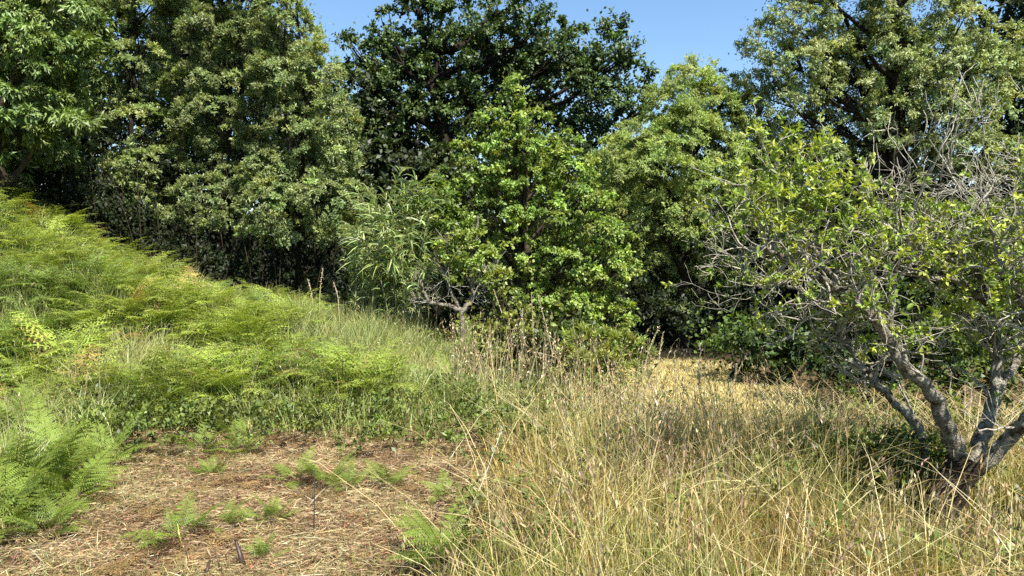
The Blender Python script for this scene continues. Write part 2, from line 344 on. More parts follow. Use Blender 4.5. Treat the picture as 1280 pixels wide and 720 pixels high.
# -- bright young oak in the centre
make_tree('young_oak_tree', 'bright fresh green young oak, cone shaped, in front of the dark oak', 'tree', 13.2, 665,
  [(775, 335, 24, 20), (580, 340, 26, 20), (720, 205, 26, 18), (585, 190, 20, 16), (645, 112, 9, 22), (640, 140, 18, 18), (668, 150, 22, 22), (612, 152, 14, 12), (625, 180, 30, 24), (670, 190, 34, 26), (705, 175, 20, 14), (600, 215, 34, 24), (650, 230, 40, 28), (710, 225, 34, 22), (725, 250, 36, 22), (575, 250, 34, 24), (620, 270, 42, 30), (680, 280, 46, 32), (740, 290, 34, 26),
   (765, 300, 26, 22), (640, 320, 40, 30), (700, 335, 46, 32), (755, 345, 30, 28), (600, 305, 30, 26), (660, 375, 42, 26), (720, 388, 44, 26), (765, 395, 30, 24), (540, 262, 22, 22), (560, 225, 16, 14), (655, 250, 60, 60, 1.1), (690, 340, 60, 50, 1.1), (640, 190, 40, 40, .8)],
  .16, 90, .060, .033, (.23, .33, .07), mat=M_leaf, trunk_r=.09, ntw=8, spread=.9, up=.55, bias=.35, limbs=26, fill=4000, alt=(.26, .31, .06), clumpvar=.28, squash=.55, stems=2)
# -- willow-like tree right of centre
make_tree('willow_tree', 'soft olive green fine leaved willow between young oak and tall alder', 'tree', 17, 850,
  [(868, 112, 30, 34, -.3), (905, 125, 28, 30, -.2), (845, 140, 40, 34, -.4), (920, 190, 34, 44, -.2), (765, 225, 34, 36, -.8), (770, 280, 34, 34, -.6), (885, 150, 40, 36, -.4), (800, 215, 62, 46, -.9), (860, 200, 60, 60, -.7), (835, 290, 60, 44, -.7), (895, 270, 40, 50, -.5), (870, 118, 24, 32), (900, 135, 24, 30), (835, 150, 34, 26), (800, 175, 36, 24), (770, 205, 30, 26), (860, 175, 44, 36), (910, 180, 24, 40), (820, 215, 44, 36), (880, 235, 44, 40), (780, 245, 30, 30), (835, 265, 46, 34), (900, 285, 30, 34), (800, 290, 34, 30), (860, 310, 40, 30), (815, 335, 30, 26),
   (875, 350, 34, 26), (840, 385, 34, 24), (790, 375, 24, 30), (905, 340, 20, 24), (925, 240, 16, 40), (850, 230, 80, 80, 1.6), (850, 320, 70, 60, 1.6)],
  .21, 190, .062, .019, (.25, .32, .095), mat=M_dull, bark=M_dark, trunk_r=.2, spread=.8, up=.3, bias=.4, limbs=20, fill=6000, clumpvar=.10, alt=(.24, .29, .11), shell=.86, low=.15, tmin=.65, rough=.35)
# -- tall alder / ash on the right
make_tree('alder_tree', 'tall grey green alder with airy crown reaching out of the picture', 'tree', 16.3, 1165,
  [(950, 150, 30, 34, .4), (975, 190, 36, 34, .5), (1020, 190, 34, 26, .4), (1085, 165, 30, 24, .3), (1035, 70, 40, 34, .4), (1135, 120, 34, 30), (1205, 145, 34, 30), (965, 60, 34, 34), (960, 105, 26, 26), (990, 30, 40, 36), (1010, 90, 44, 34), (985, 130, 30, 24), (1060, 40, 46, 36), (1050, 115, 40, 30), (1110, 80, 44, 40), (1130, 20, 50, 36), (1160, 95, 50, 40), (1190, 45, 44, 36), (1215, 90, 46, 40), (1110, 150, 40, 26), (1165, 150, 46, 30), (1225, 140, 36, 30), (1000, -20, 50, 40),
   (1070, -40, 60, 40), (1150, -50, 60, 40), (1215, -10, 40, 40), (1040, 150, 30, 20, .6), (1250, 60, 24, 30), (1190, 190, 44, 26), (1130, 200, 40, 24), (1240, 200, 40, 30), (1090, 90, 60, 60, 1.6), (1180, 110, 70, 70, 1.6), (1010, -80, 60, 40), (1100, -120, 80, 50)],
  .24, 190, .066, .025, (.28, .34, .14), mat=M_leaf, bark=M_dark, trunk_r=.2, spread=.85, up=.4, bias=.3, limbs=24, fill=30000, stems=2, clumpvar=.14, alt=(.25, .30, .14), shell=.76, tmin=.5, rough=.4)
make_tree('holm_oak_tree', 'dark tree at the right edge behind the tall alder', 'tree', 20, 1290,
  [(1260, 20, 34, 40), (1290, 80, 40, 50), (1265, 150, 26, 40), (1310, 160, 50, 50), (1300, -30, 60, 60), (1265, 220, 40, 40), (1320, 250, 60, 60)], .42, 70, .15, .08, (.035, .055, .014), mat=M_shiny, bark=M_dark, trunk_r=.3, ntw=9, fill=5000)

# -- second row that closes the wood
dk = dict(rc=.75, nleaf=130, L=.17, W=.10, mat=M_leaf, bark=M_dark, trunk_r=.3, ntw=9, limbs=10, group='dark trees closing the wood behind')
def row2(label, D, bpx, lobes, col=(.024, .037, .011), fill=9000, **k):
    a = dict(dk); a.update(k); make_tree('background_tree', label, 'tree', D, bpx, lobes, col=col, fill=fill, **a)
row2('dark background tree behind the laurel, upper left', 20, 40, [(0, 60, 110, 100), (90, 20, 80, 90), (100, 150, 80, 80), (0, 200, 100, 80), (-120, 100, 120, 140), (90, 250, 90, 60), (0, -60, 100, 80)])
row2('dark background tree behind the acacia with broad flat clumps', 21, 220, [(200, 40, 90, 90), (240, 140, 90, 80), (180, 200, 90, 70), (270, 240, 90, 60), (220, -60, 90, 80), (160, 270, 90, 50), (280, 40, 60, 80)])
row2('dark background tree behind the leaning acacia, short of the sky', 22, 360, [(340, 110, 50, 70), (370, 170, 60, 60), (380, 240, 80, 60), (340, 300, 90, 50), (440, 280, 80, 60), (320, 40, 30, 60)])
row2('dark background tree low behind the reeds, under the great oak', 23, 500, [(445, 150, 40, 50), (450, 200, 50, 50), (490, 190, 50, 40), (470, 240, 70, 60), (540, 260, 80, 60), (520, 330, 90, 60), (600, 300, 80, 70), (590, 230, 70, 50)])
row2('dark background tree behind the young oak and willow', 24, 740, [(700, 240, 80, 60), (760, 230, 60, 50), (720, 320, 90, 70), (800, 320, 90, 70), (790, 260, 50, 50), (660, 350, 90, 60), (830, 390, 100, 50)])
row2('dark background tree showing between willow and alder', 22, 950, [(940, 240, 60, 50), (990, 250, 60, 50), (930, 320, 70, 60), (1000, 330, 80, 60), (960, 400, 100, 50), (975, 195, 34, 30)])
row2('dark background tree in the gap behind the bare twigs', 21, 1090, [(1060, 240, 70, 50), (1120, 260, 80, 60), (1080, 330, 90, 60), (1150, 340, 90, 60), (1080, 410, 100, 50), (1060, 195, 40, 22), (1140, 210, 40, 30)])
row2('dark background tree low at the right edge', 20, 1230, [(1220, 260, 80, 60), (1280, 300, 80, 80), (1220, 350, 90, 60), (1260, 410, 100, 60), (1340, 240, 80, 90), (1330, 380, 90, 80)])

# -- undergrowth in the shade
def undergrowth():
    A = Acc()
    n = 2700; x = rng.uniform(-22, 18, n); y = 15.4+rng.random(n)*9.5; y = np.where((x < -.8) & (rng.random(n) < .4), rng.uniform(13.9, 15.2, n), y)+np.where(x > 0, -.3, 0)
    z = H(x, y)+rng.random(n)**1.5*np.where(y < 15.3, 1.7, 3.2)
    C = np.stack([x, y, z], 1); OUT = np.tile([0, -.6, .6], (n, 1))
    fill_leaves(A, C, np.full(n, .6), OUT, 120, .09, .042, (.020, .030, .010), 9)  # leaf colour lowered to near black, standing in for deep crown shade
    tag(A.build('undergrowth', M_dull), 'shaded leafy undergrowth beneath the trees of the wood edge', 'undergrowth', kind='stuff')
undergrowth()
def shrub(label, D, bpx, lobes, col, rc=.18, nleaf=60, L=.09, W=.045, name='shrub', **k):
    a = dict(trunk_r=.035, ntw=8, limbs=8, fill=500, stems=2, spread=.9, up=.5); a.update(k)
    return make_tree(name, label, 'shrub', D, bpx, lobes, rc, nleaf, L, W, col, **a)
GR = (.085, .125, .022)
shrub('dark leafy shrub beyond the cut grass, between willow trunk and apple tree', 11.8, 965, [(940, 425, 28, 26), (965, 445, 34, 30), (950, 475, 26, 22), (990, 420, 34, 30), (1010, 460, 34, 32), (985, 490, 30, 20)], (.055, .09, .02))
shrub('shaded shrub just behind the slanting apple limb', 9.8, 1075, [(1040, 400, 34, 34), (1085, 430, 40, 34), (1050, 455, 36, 30), (1110, 470, 36, 34), (1150, 420, 40, 40), (1130, 380, 40, 30), (1040, 490, 34, 22), (1090, 500, 34, 20)], (.055, .085, .022))
shrub('green shrub seen between the apple trunks', 8.6, 1195, [(1170, 430, 36, 34), (1210, 400, 36, 34), (1200, 470, 40, 30), (1250, 440, 36, 36), (1160, 500, 30, 30), (1270, 490, 36, 36), (1120, 520, 24, 26)], GR, nleaf=40, L=.06, W=.035, rc=.13)
shrub('low fresh green sapling lit beside the far end of the cut grass', 12.4, 925, [(920, 425, 16, 12), (935, 420, 14, 10), (905, 432, 10, 8)], (.12, .19, .03))
shrub('yellow green bush at the foot of the lichened little tree', 9.6, 632, [(622, 352, 16, 9), (645, 410, 22, 22), (618, 420, 18, 18), (660, 420, 20, 20), (622, 440, 26, 24), (650, 455, 22, 20)], (.19, .22, .05), rc=.13, nleaf=60, L=.06, W=.034)
shrub('dark bramble thicket under the young oak trunk, behind dead stalks', 9.6, 690, [(680, 425, 30, 24), (710, 430, 28, 28), (670, 465, 34, 26), (705, 480, 36, 20), (735, 450, 20, 24)], (.07, .10, .028), rc=.15, nleaf=60, L=.07, W=.045)
shrub('feathery yellow green broom mound at the near edge of the cut grass', 9.0, 760, [(728, 440, 26, 24), (760, 436, 28, 20), (788, 442, 20, 18), (745, 465, 36, 24), (780, 468, 28, 20), (712, 462, 16, 26)], (.30, .36, .09), shell=.8, rc=.12, nleaf=150, L=.07, W=.012, name='broom_bush', spread=.45, bias=1.0, mat=M_fern)
shrub('sunlit leafy bush left of the young oak, above the reeds', 12.6, 545, [(540, 255, 26, 24), (520, 275, 22, 20), (560, 290, 30, 26), (530, 310, 26, 24), (560, 330, 30, 20)], (.11, .175, .025), rc=.17, nleaf=44, L=.085, W=.045)

# -- thin bare stems in the shade under the acacias
def bare_stems():
    proto = []
    for k in range(26):
        px = 120+k*13+rng.uniform(-8, 8); D = rng.uniform(13.6, 14.4); p = at(px, 330, D); b = onground(p[0], p[1]); b[2] -= .03
        h = rng.uniform(1.6, 3.0); lean = rng.normal(0, .35); A = Acc()
        pts = spline([np.zeros(3), np.array([lean*.3, rng.normal(0, .1), h*.4]), np.array([lean, rng.normal(0, .2), h])], 5)
        tube(A, pts, .011*np.linspace(1, .4, len(pts)), 4)
        o = A.build('bare_sapling', M_bark, None, smooth=True); o.location = b
        tag(o, 'thin bare stem standing in the deep shade beneath the acacias', 'sapling', 'bare saplings in the shade under the acacias')
bare_stems()

# ------------------------------------------------------------------ reed clump (giant cane)
def reeds():
    base0 = ground_at(500, 395); base0 = onground(-1.9, 12.3)
    spec = []
    for k in range(60):
        bx = -2.0+rng.normal(0, .35); by = 12.4+rng.normal(0, .25)
        tip = at(rng.uniform(440, 545), rng.uniform(225, 335), 12.2+rng.normal(0, .4)); spec.append((bx, by, tip))
    for tx, ty in ((502, 208), (520, 222), (545, 212), (480, 240), (460, 235)): spec.append((-2.0, 12.3, at(tx, ty, 12.2)))
    t = thing('reed_clump', 'clump of pale green giant reeds with arching ribbon leaves at the wood edge', 'reeds', base0)
    S = Acc(); A = Acc()
    for bx, by, tip in spec:
        b = onground(bx, by); m = (b+tip)/2+np.array([rng.normal(0, .1)-(tip[0]-bx)*.2, 0, .35])
        tp = spline([b, m, tip], 8); tube(S, tp, .012*np.linspace(1, .3, len(tp)), 4, (.2, .2, .1))
        n = 60; i = rng.uniform(.2, 1, n)*(len(tp)-1); i0 = np.clip(i.astype(int), 0, len(tp)-2); P = tp[i0]+(tp[i0+1]-tp[i0])*(i-i0)[:, None]
        tg = unit(tp[i0+1]-tp[i0]); a = rng.uniform(0, 6.28, n); h = rng.uniform(.15, .42, n)
        dirs = unit(tg*.7+rdir(n)*.6)
        # arching ribbons: 3 quads
        s = unit(np.cross(dirs, rng.normal(size=(n, 3)))); lv = []
        for q, wf in ((0, .5), (.3, 1), (.65, .8), (1, .1)):
            c = P+dirs*(h*q)[:, None]-np.array([0, 0, 1.])*(h*.5*q*q)[:, None]
            lv += [c-s*.011*wf, c+s*.011*wf]
        base = (np.arange(n)*8)[:, None]; v = np.stack(lv, 1)
        f = np.stack([base+[[0, 1, 3, 2]], base+[[2, 3, 5, 4]], base+[[4, 5, 7, 6]]], 1).reshape(-1, 4)
        A.add(v, f, np.repeat(cvar((.22, .28, .095), n, .3, .1), 3, 0))
    S.build('canes', M_straw, t, loc=base0); A.build('leaves', M_grass, t, loc=base0)
reeds()

# ------------------------------------------------------------------ recursive twiggy trees
def grow(acc, p, d, L, r, lvl, tips, wig=.25, up=.15, kids=3, spread=.8, nseg=5, minr=.0022):
    pts = [np.array(p, float)]; d = unit(np.array(d, float))
    for i in range(nseg):
        d = unit(d+rng.normal(0, wig, 3)*.6+np.array([0, 0, up*.3])); pts.append(pts[-1]+d*L/nseg)
    pts = np.array(pts); rr = np.maximum(r*np.linspace(1, .45, len(pts)), minr)
    tube(acc, pts, rr, 6 if r > .02 else (4 if r > .006 else 3), rough=.08 if r > .02 else 0)
    if lvl <= 0: tips.append((pts[-1], d, pts)); return
    for k in range(kids):
        i = rng.integers(max(1, nseg//3), nseg+1); nd = unit(d+rdir(1)[0]*spread+np.array([0, 0, up]))
        grow(acc, pts[i], nd, L*rng.uniform(.5, .8), rr[min(i, len(rr)-1)]*.62, lvl-1, tips, wig, up, kids, spread, max(3, nseg-1), minr)
    tips.append((pts[-1], d, pts))

def apple_tree():
    D = 4.8; g = at(1172, 668, D); base = onground(g[0], g[1]); base[2] -= .04
    t = thing('apple_tree', 'old grey lichened apple tree with forked leaning limbs and yellow green leaves', 'tree', base)
    def P(l): return np.array([at(a, b, c) for a, b, c in l])
    fork = at(1200, 580, D)
    T = Acc(); base = base+np.array([-.05, 0, 0]); tp = spline([base, at(1166, 640, D), at(1180, 606, D), fork+np.array([0, 0, .03])], 6)
    tube(T, tp, np.interp(np.linspace(0, 1, len(tp)), [0, .25, .7, 1], [.165, .12, .105, .115]), 14, rough=.05)
    T.build('trunk', M_trunk, t, smooth=True, loc=base)
    limbs = [
      ([(1200, 590, 4.8), (1178, 548, 4.75), (1160, 500, 4.7), (1122, 458, 4.65), (1088, 405, 4.6), (1045, 368, 4.55), (1000, 340, 4.5), (960, 318, 4.5), (930, 305, 4.55)], .068, .010),
      ([(1168, 640, 4.9), (1150, 575, 5.1), (1135, 528, 5.2), (1095, 488, 5.3), (1062, 448, 5.4), (1030, 400, 5.5), (1000, 370, 5.6), (965, 352, 5.7), (935, 345, 5.8)], .052, .008),
      ([(1204, 588, 4.8), (1218, 545, 4.95), (1236, 495, 5.05), (1238, 440, 5.15), (1232, 385, 5.2), (1205, 330, 5.2), (1165, 300, 5.2), (1140, 250, 5.2)], .066, .012),
      ([(1206, 590, 4.8), (1245, 556, 4.7), (1280, 515, 4.6), (1305, 450, 4.6), (1320, 380, 4.7), (1300, 300, 4.8), (1290, 240, 4.8)], .062, .014),
      ([(1236, 490, 5.05), (1262, 450, 5.2), (1275, 390, 5.3), (1265, 320, 5.4), (1245, 260, 5.5)], .040, .010),
      ([(1122, 458, 4.65), (1105, 400, 4.8), (1110, 340, 4.9), (1118, 300, 5.0), (1112, 255, 5.0)], .030, .007),
      ([(1088, 405, 4.6), (1070, 350, 4.7), (1040, 300, 4.8), (1015, 270, 4.8), (995, 245, 4.8)], .028, .006),
      ([(1232, 385, 5.2), (1190, 352, 5.0), (1150, 345, 4.9), (1110, 320, 4.9), (1080, 270, 4.9)], .032, .007),
      ([(1305, 450, 4.6), (1270, 380, 4.5), (1240, 330, 4.5), (1225, 270, 4.5)], .030, .008),
      ([(1045, 368, 4.55), (1010, 320, 4.6), (980, 285, 4.7), (955, 262, 4.7)], .020, .005),
    ]
    TW = Acc(); tips = []
    for li, (pl, r0, r1) in enumerate(limbs):
        A = Acc(); q = P(pl); lp = spline(q, 7); lp[2:-1] += rng.normal(0, .008, (len(lp)-3, 3)); rr = .88*(r0+(r1-r0)*np.linspace(0, 1, len(lp))**.9)
        rr[1:] *= np.exp(rng.normal(0, .025, len(lp)-1)); tube(A, lp, rr, 11, rough=.045)
        A.build('limb', M_lichen, t, smooth=True, loc=base)
        s0 = .25 if li < 5 else .1
        for k in range(30 if li < 5 else 18):
            i = int((s0+(1-s0)*rng.random()**.8)*(len(lp)-1)); tg = unit(lp[min(i+1, len(lp)-1)]-lp[max(i-1, 0)])
            nd = unit(tg*.5+rdir(1)[0]*.85+np.array([-.1, 0, .28]))
            grow(TW, lp[i], nd, rng.uniform(.24, .50), min(.009, rr[i]*.5), 2, tips, .4, .10, 3, .95, 5, .0022)
    # bare shoots standing up at the right, whitish
    for px, py, d in ((1135, 330, 4.8), (1175, 320, 4.9), (1215, 330, 5.0), (1250, 330, 5.1), (1275, 300, 4.8), (1110, 290, 4.9), (1192, 300, 4.9), (1235, 290, 5.2), (1155, 290, 5.0), (1270, 340, 4.7), (1130, 270, 5), (1210, 270, 5)):
        grow(TW, at(px, py, d), (rng.normal(0, .35), 0, 1), rng.uniform(.45, .7), .011, 3, [], .35, .12, 2, .7, 6, .003)
    for px, py, d in ((960, 320, 4.5), (930, 315, 4.5), (980, 345, 5.5), (940, 350, 5.6), (1000, 400, 5.4), (1010, 350, 4.6), (985, 300, 4.6), (1020, 420, 5.4)):
        grow(TW, at(px, py, d), (-1, rng.normal(0, .3), rng.normal(0, .3)), rng.uniform(.25, .42), .007, 2, [], .4, .0, 3, .9, 6, .0022)
    TW.build('twigs', M_twig, t, smooth=True, loc=base)
    LF = Acc(); n = 0; PP = []; DD = []; CC = []
    for p, d, pts in tips:
        # leafiness varies over the crown
        X = p; sx = 640+X[0]/X[1]*F; sy = 330-(X[2]-CAM_H)/X[1]*F
        leafy = .92 if (sx < 1085 and sy < 285) else .48
        if 1080 < sx < 1260 and sy < 250: leafy = .05
        if sx > 1140 and 250 < sy < 440: leafy = .7
        if sx < 960 and sy > 290: leafy = .3
        if sy > 390: leafy = .2
        if rng.random() > leafy: continue
        k = rng.integers(9, 16); fresh = rng.random()
        c = np.array([.25, .35, .06]) if fresh < .5 else np.array([.42, .48, .08]); c = np.array([.12, .17, .04]) if fresh > .85 else c
        for q in range(k):
            u = rng.uniform(.6, 1)*(len(pts)-1); i0 = int(min(u, len(pts)-2)); PP.append(pts[i0]+(pts[i0+1]-pts[i0])*(u-i0)); DD.append(d*.6+rdir(1)[0]*.8+np.array([0, 0, .15])); CC.append(c)
    PP = np.array(PP); DD = np.array(DD); CC = np.array(CC)*np.exp(rng.normal(0, .15, (len(PP), 1)))
    leaves2(LF, PP, DD, rng.uniform(.026, .055, len(PP)), rng.uniform(.012, .023, len(PP)), CC, .8)
    LF.build('crown', M_leaf, t, loc=base)
    return t
apple_tree()

def little_tree():
    D = 10.6; base = ground_at(578, 452); D = base[1]
    t = thing('little_fruit_tree', 'small crooked fruit tree grey with lichen standing in the bank grass', 'tree', base)
    def P(l): return np.array([at(a, b, D+c) for a, b, c in l])
    T = Acc(); tp = spline([base-[0, 0, .05], at(579, 420, D), at(577, 398, D), at(576, 385, D)], 5); tube(T, tp, np.linspace(.05, .042, len(tp)), 9, rough=.1); T.build('trunk', M_lichen, t, smooth=True, loc=base)
    TW = Acc(); tips = []
    for pl, r0 in (([(577, 388, 0), (560, 382, 0), (538, 378, 0), (528, 360, 0), (520, 338, 0)], .032), ([(577, 390, 0), (590, 370, .1), (588, 340, .1), (592, 305, .1), (598, 270, .1)], .034), ([(577, 392, 0), (566, 370, .1), (557, 345, .1), (560, 315, .1)], .028), ([(588, 372, .1), (605, 352, .1), (620, 345, .1)], .02), ([(538, 378, 0), (520, 375, .1), (508, 380, .2)], .016)):
        A = Acc(); lp = spline(P(pl), 5); lp[1:] += rng.normal(0, .012, (len(lp)-1, 3)); rr = 1.3*r0*np.linspace(1, .4, len(lp)); tube(A, lp, rr, 7, rough=.1); A.build('limb', M_lichen, t, smooth=True, loc=base)
        for k in range(5):
            i = int(rng.uniform(.2, 1)*(len(lp)-1)); grow(TW, lp[i], unit(rdir(1)[0]+np.array([0, 0, .3])), rng.uniform(.2, .42), .009, 2, tips, .45, .1, 3, .9, 4, .0035)
    TW.build('twigs', M_twig, t, smooth=True, loc=base)
    A = Acc(); C, RC, OUT = lobe_clumps([(560, 312, 20, 14), (580, 318, 18, 16), (568, 338, 20, 12), (620, 350, 14, 10), (545, 322, 12, 10), (598, 335, 12, 10), (590, 300, 16, 12), (610, 330, 14, 12), (572, 300, 16, 12)], D, .13)
    fill_leaves(A, C, RC, OUT, 46, .055, .033, (.21, .27, .06), 6); A.build('crown', M_leaf, t, loc=base)
little_tree()

# ------------------------------------------------------------------ ferns
def frond_arrays(npin=15, nsub=7, col=(.145, .212, .038), tipcol=(.205, .268, .048)):
    A = Acc(); P = []; Dr = []; L = []; W = []; C = []
    for i in range(npin):
        t = .2+.78*(i/(npin-1))**.9; pl = .33*(1-((t-.2)/.81))**.85+.012; pl *= rng.uniform(.82, 1.08); sp = .78/npin
        for s in (-1, 1):
            b = np.array([0, t, 0]); an = R(70-24*t+rng.normal(0, 5)); d = np.array([s*math.sin(an), math.cos(an), rng.normal(-.14, .12)])
            col_i = np.array(col)*(1-t)+np.array(tipcol)*t
            P.append(b); Dr.append(d); L.append(pl); W.append(pl*.05+.003); C.append(col_i)
            for j in range(nsub):
                q = (j+.6)/nsub; pj = b+d*pl*q; plen = min(pl*.27, sp*.95)*(1-q*.7)+.003
                pe = np.array([math.cos(an)*s, -math.sin(an), 0])
                for s2 in (-1, 1):
                    P.append(pj); Dr.append(pe*s2*s+d*.45); L.append(plen); W.append(min(plen*.5, pl/nsub*.62)); C.append(col_i)
    P = np.array(P); n = len(P); nr = np.array([[0, 0, 1.]])+rng.normal(0, .18, (n, 3))
    leaves(A, P, np.array(Dr), np.array(L), np.array(W), np.clip(np.array(C)*np.exp(rng.normal(0, .1, (n, 1))), 0, 1), nrm=nr, fold=.12)
    r = spline([[0, 0, 0], [0, .5, 0], [0, 1, 0]], 5); tube(A, r, .006*np.linspace(1, .25, len(r)), 3, (.16, .17, .05))
    v, f, c = A.arrays()
    return v, f, c
def arch(v, rise=.75, droop=.75):
    v = v.copy(); y = v[:, 1].copy(); v[:, 2] += rise*y-droop*y*y*.62; v[:, 1] = y*(1-.12*y); return v
def instances(acc, tv, tf, tc, pos, yaw, pitch, scale, tint):
    n = len(pos); cy, sy = np.cos(yaw), np.sin(yaw); cp, sp = np.cos(pitch), np.sin(pitch)
    x = tv[None, :, 0]*scale[:, None]; y = tv[None, :, 1]*scale[:, None]; z = tv[None, :, 2]*scale[:, None]
    y2 = y*cp[:, None]-z*sp[:, None]; z2 = y*sp[:, None]+z*cp[:, None]
    X = x*cy[:, None]-y2*sy[:, None]; Y = x*sy[:, None]+y2*cy[:, None]
    v = np.stack([X, Y, z2], -1)+pos[:, None]
    f = tf[None]+(np.arange(n)*len(tv))[:, None, None]
    c = tc[None]*tint[:, None]
    acc.add(v.reshape(-1, 3), f.reshape(-1, 4), np.clip(c.reshape(-1, 3), 0, 1))
LOWF = [frond_arrays(11, 4) for _ in range(3)]
HIF = [frond_arrays(15, 9) for _ in range(2)]
TPL = []
for k, (v, f, c) in enumerate(HIF+[HIF[0]]):
    A = Acc(); A.add(arch(v, [.9, .6, 1.2][k], [.8, .7, .9][k]), f, c); o = A.build('frond', M_fern); TPL.append(o.data); bpy.data.objects.remove(o)
A = Acc(); v, f, c = HIF[1]; A.add(arch(v, .4, .7), f, c*np.array([1.2, .55, .8])); o = A.build('frond', M_fern); TPL_DEAD = o.data; bpy.data.objects.remove(o)
def fern(label, x, y, size, n=7, name='bracken_fern', group='bracken ferns standing apart', dead=0, upright=0.0, z0=0.0):
    b = onground(x, y); b[2] += z0-.02
    t = thing(name, label, 'fern', b, group)
    for k in range(n):
        dd = rng.random() < dead
        o = bpy.data.objects.new('frond', TPL_DEAD if dd else TPL[rng.integers(0, 3)]); sc.collection.objects.link(o); o.parent = t
        s = size*rng.uniform(.7, 1.1); o.scale = (s, s, s); o.location = (rng.normal(0, .03)*size, rng.normal(0, .03)*size, 0)
        o.rotation_euler = (R(rng.uniform(-8, 22))+upright, R(rng.normal(0, 10)), k*2*math.pi/n+rng.normal(0, .3))
        if dd: o['label'] = 'withered brown frond'
    return t
def fpx(label, px, py, size, n=7, **k):
    if k.get('name') == 'fern_sprout': size *= 1.35; n += 2
    g = ground_at(px, py); return fern(label, g[0], g[1], size, n, **k)
# big fern bush bottom left
fern('tallest fern of the corner bush at the left edge of the cut litter', -3.35, 5.0, .66, 13, upright=.2)
fern('broad fern filling the near left corner', -3.1, 4.45, .60, 13)
fern('fern of the corner bush reaching furthest onto the cut litter', -2.95, 4.9, .55, 12, dead=.05)
fern('fern behind the corner bush, half hidden by its taller neighbour', -3.6, 5.6, .62, 12, upright=.15)
fern('fern rising at the back of the corner bush below the bank grass', -3.3, 6.0, .6, 10)
fern('yellowing fern at the outer edge of the corner bush', -3.75, 5.3, .6, 10, dead=.25)
fern('small low fern at the foot of the corner bush', -2.75, 4.35, .36, 10)
fern('fern at the left border between corner bush and bank grass', -4.3, 6.3, .7, 11, upright=.2)
fern('fern deeper in the bank grass above the corner bush', -4.5, 7.0, .65, 10, upright=.2)
fern('fern between the corner bush and the foot of the bank', -3.9, 6.8, .5, 10)
fern('inner fern of the corner bush, pressed between its neighbours', -3.4, 5.35, .6, 12, upright=.1)
fpx('dark fern hanging over a hollow at the foot of the bank', 170, 522, .75, 9)
fpx('fern with broad fronds spreading at the foot of the bank', 215, 525, .85, 10)
fpx('bushy fern under the bank, over the shaded hollow', 265, 515, .8, 9)
fpx('fern at the end of the fern row below the bank', 310, 510, .7, 9)
fpx('fern in the bank grass midway to the little lichened tree', 470, 520, .55, 8)
fpx('fern beside the yellow green bush', 565, 500, .6, 8)
fpx('lone pale fern on the upper rim of the cut litter', 252, 566, .42, 7)
fpx('lone pale fern right of its twin on the rim of the cut litter', 300, 572, .40, 7)
for lab, px, py, s, n in (('fern sprout with two pale yellow fronds low on the litter', 222, 672, .26, 5), ('bright fern sprout in the middle of the litter', 368, 600, .22, 5), ('fern sprout beside a thin black stalk', 405, 605, .24, 5),
    ('green sprout right of the black stalk', 432, 612, .2, 6), ('upright yellow sprout near the tall grass edge', 480, 610, .26, 5), ('small sprout against the tall grass', 560, 622, .2, 5), ('low sprout in the lower litter', 340, 650, .16, 6),
    ('tiny sprout beside the low one', 316, 655, .13, 6), ('sprout before the dark broken stem', 275, 660, .17, 5), ('green sprout under the rim of weeds', 490, 548, .2, 6), ('sprout left of centre in the litter', 262, 596, .18, 6), ('dense sprout at the near edge of tall grass', 560, 706, .36, 8),
    ('pale sprout near the bottom of the litter', 330, 700, .14, 5)):
    fpx(lab, px, py, s, n, name='fern_sprout', group='fern sprouts in the cut litter')

def bank_bracken():
    A = Acc()
    N = 2300; y = rng.uniform(6.8, 14.5, N); x = rng.uniform(-.84, .02, N)*y-.4
    u = 640+x/y*F; drift = fbm(x*.7, y*.7, 31)
    dens = np.clip(sstep(8.8, 10.4, y)*sstep(480, 230, u)*1.1*sstep(.36, .48, drift)+.85*sstep(.52, .60, drift)*sstep(7.0, 7.6, y), 0, 1)*sstep(640, 560, u)
    k = rng.random(N) < dens*.62; cx, cy = x[k], y[k]; nc = len(cx); nf = 13
    size = rng.uniform(.30, .92, nc); lift = rng.uniform(0, .22, nc)
    R_ = lambda a: np.repeat(a, nf)
    yaw = rng.uniform(0, 6.28, nc*nf); x = R_(cx)+rng.normal(0, .10, nc*nf); y = R_(cy)+rng.normal(0, .10, nc*nf); n = nc*nf
    pos = np.stack([x, y, H(x, y)+R_(lift)+rng.uniform(0, .16, n)], 1)
    sc_ = R_(size)*rng.uniform(.6, 1.1, n); pit = rng.uniform(-.25, .5, n)
    tint = R_(np.exp(rng.normal(0, .16, nc)))[:, None]*np.exp(rng.normal(0, .12, (n, 1)))*R_(rng.choice([1., .93, 1.08], nc))[:, None]*np.array([1, 1, 1.])
    tint = tint*np.where(rng.random((n, 1)) < .04, np.array([1.25, .70, 1.2]), 1.0)
    tint = tint*np.where(fbm(x*.5, y*.5, 77)[:, None] > .5, np.array([1.2, 1.12, 1.1]), np.array([.88, .93, 1.15]))
    for m in range(3):
        s = slice(m, None, 3); tv, tf, tc = LOWF[m]; q = pos[s]
        instances(A, arch(tv, .8, .85), tf, tc*1.2, q, yaw[s], pit[s], sc_[s], tint[s])
    tag(A.build('bracken', M_fern), 'dense green bracken covering the upper slope of the bank', 'bracken', kind='stuff')
    return n
nb = bank_bracken()

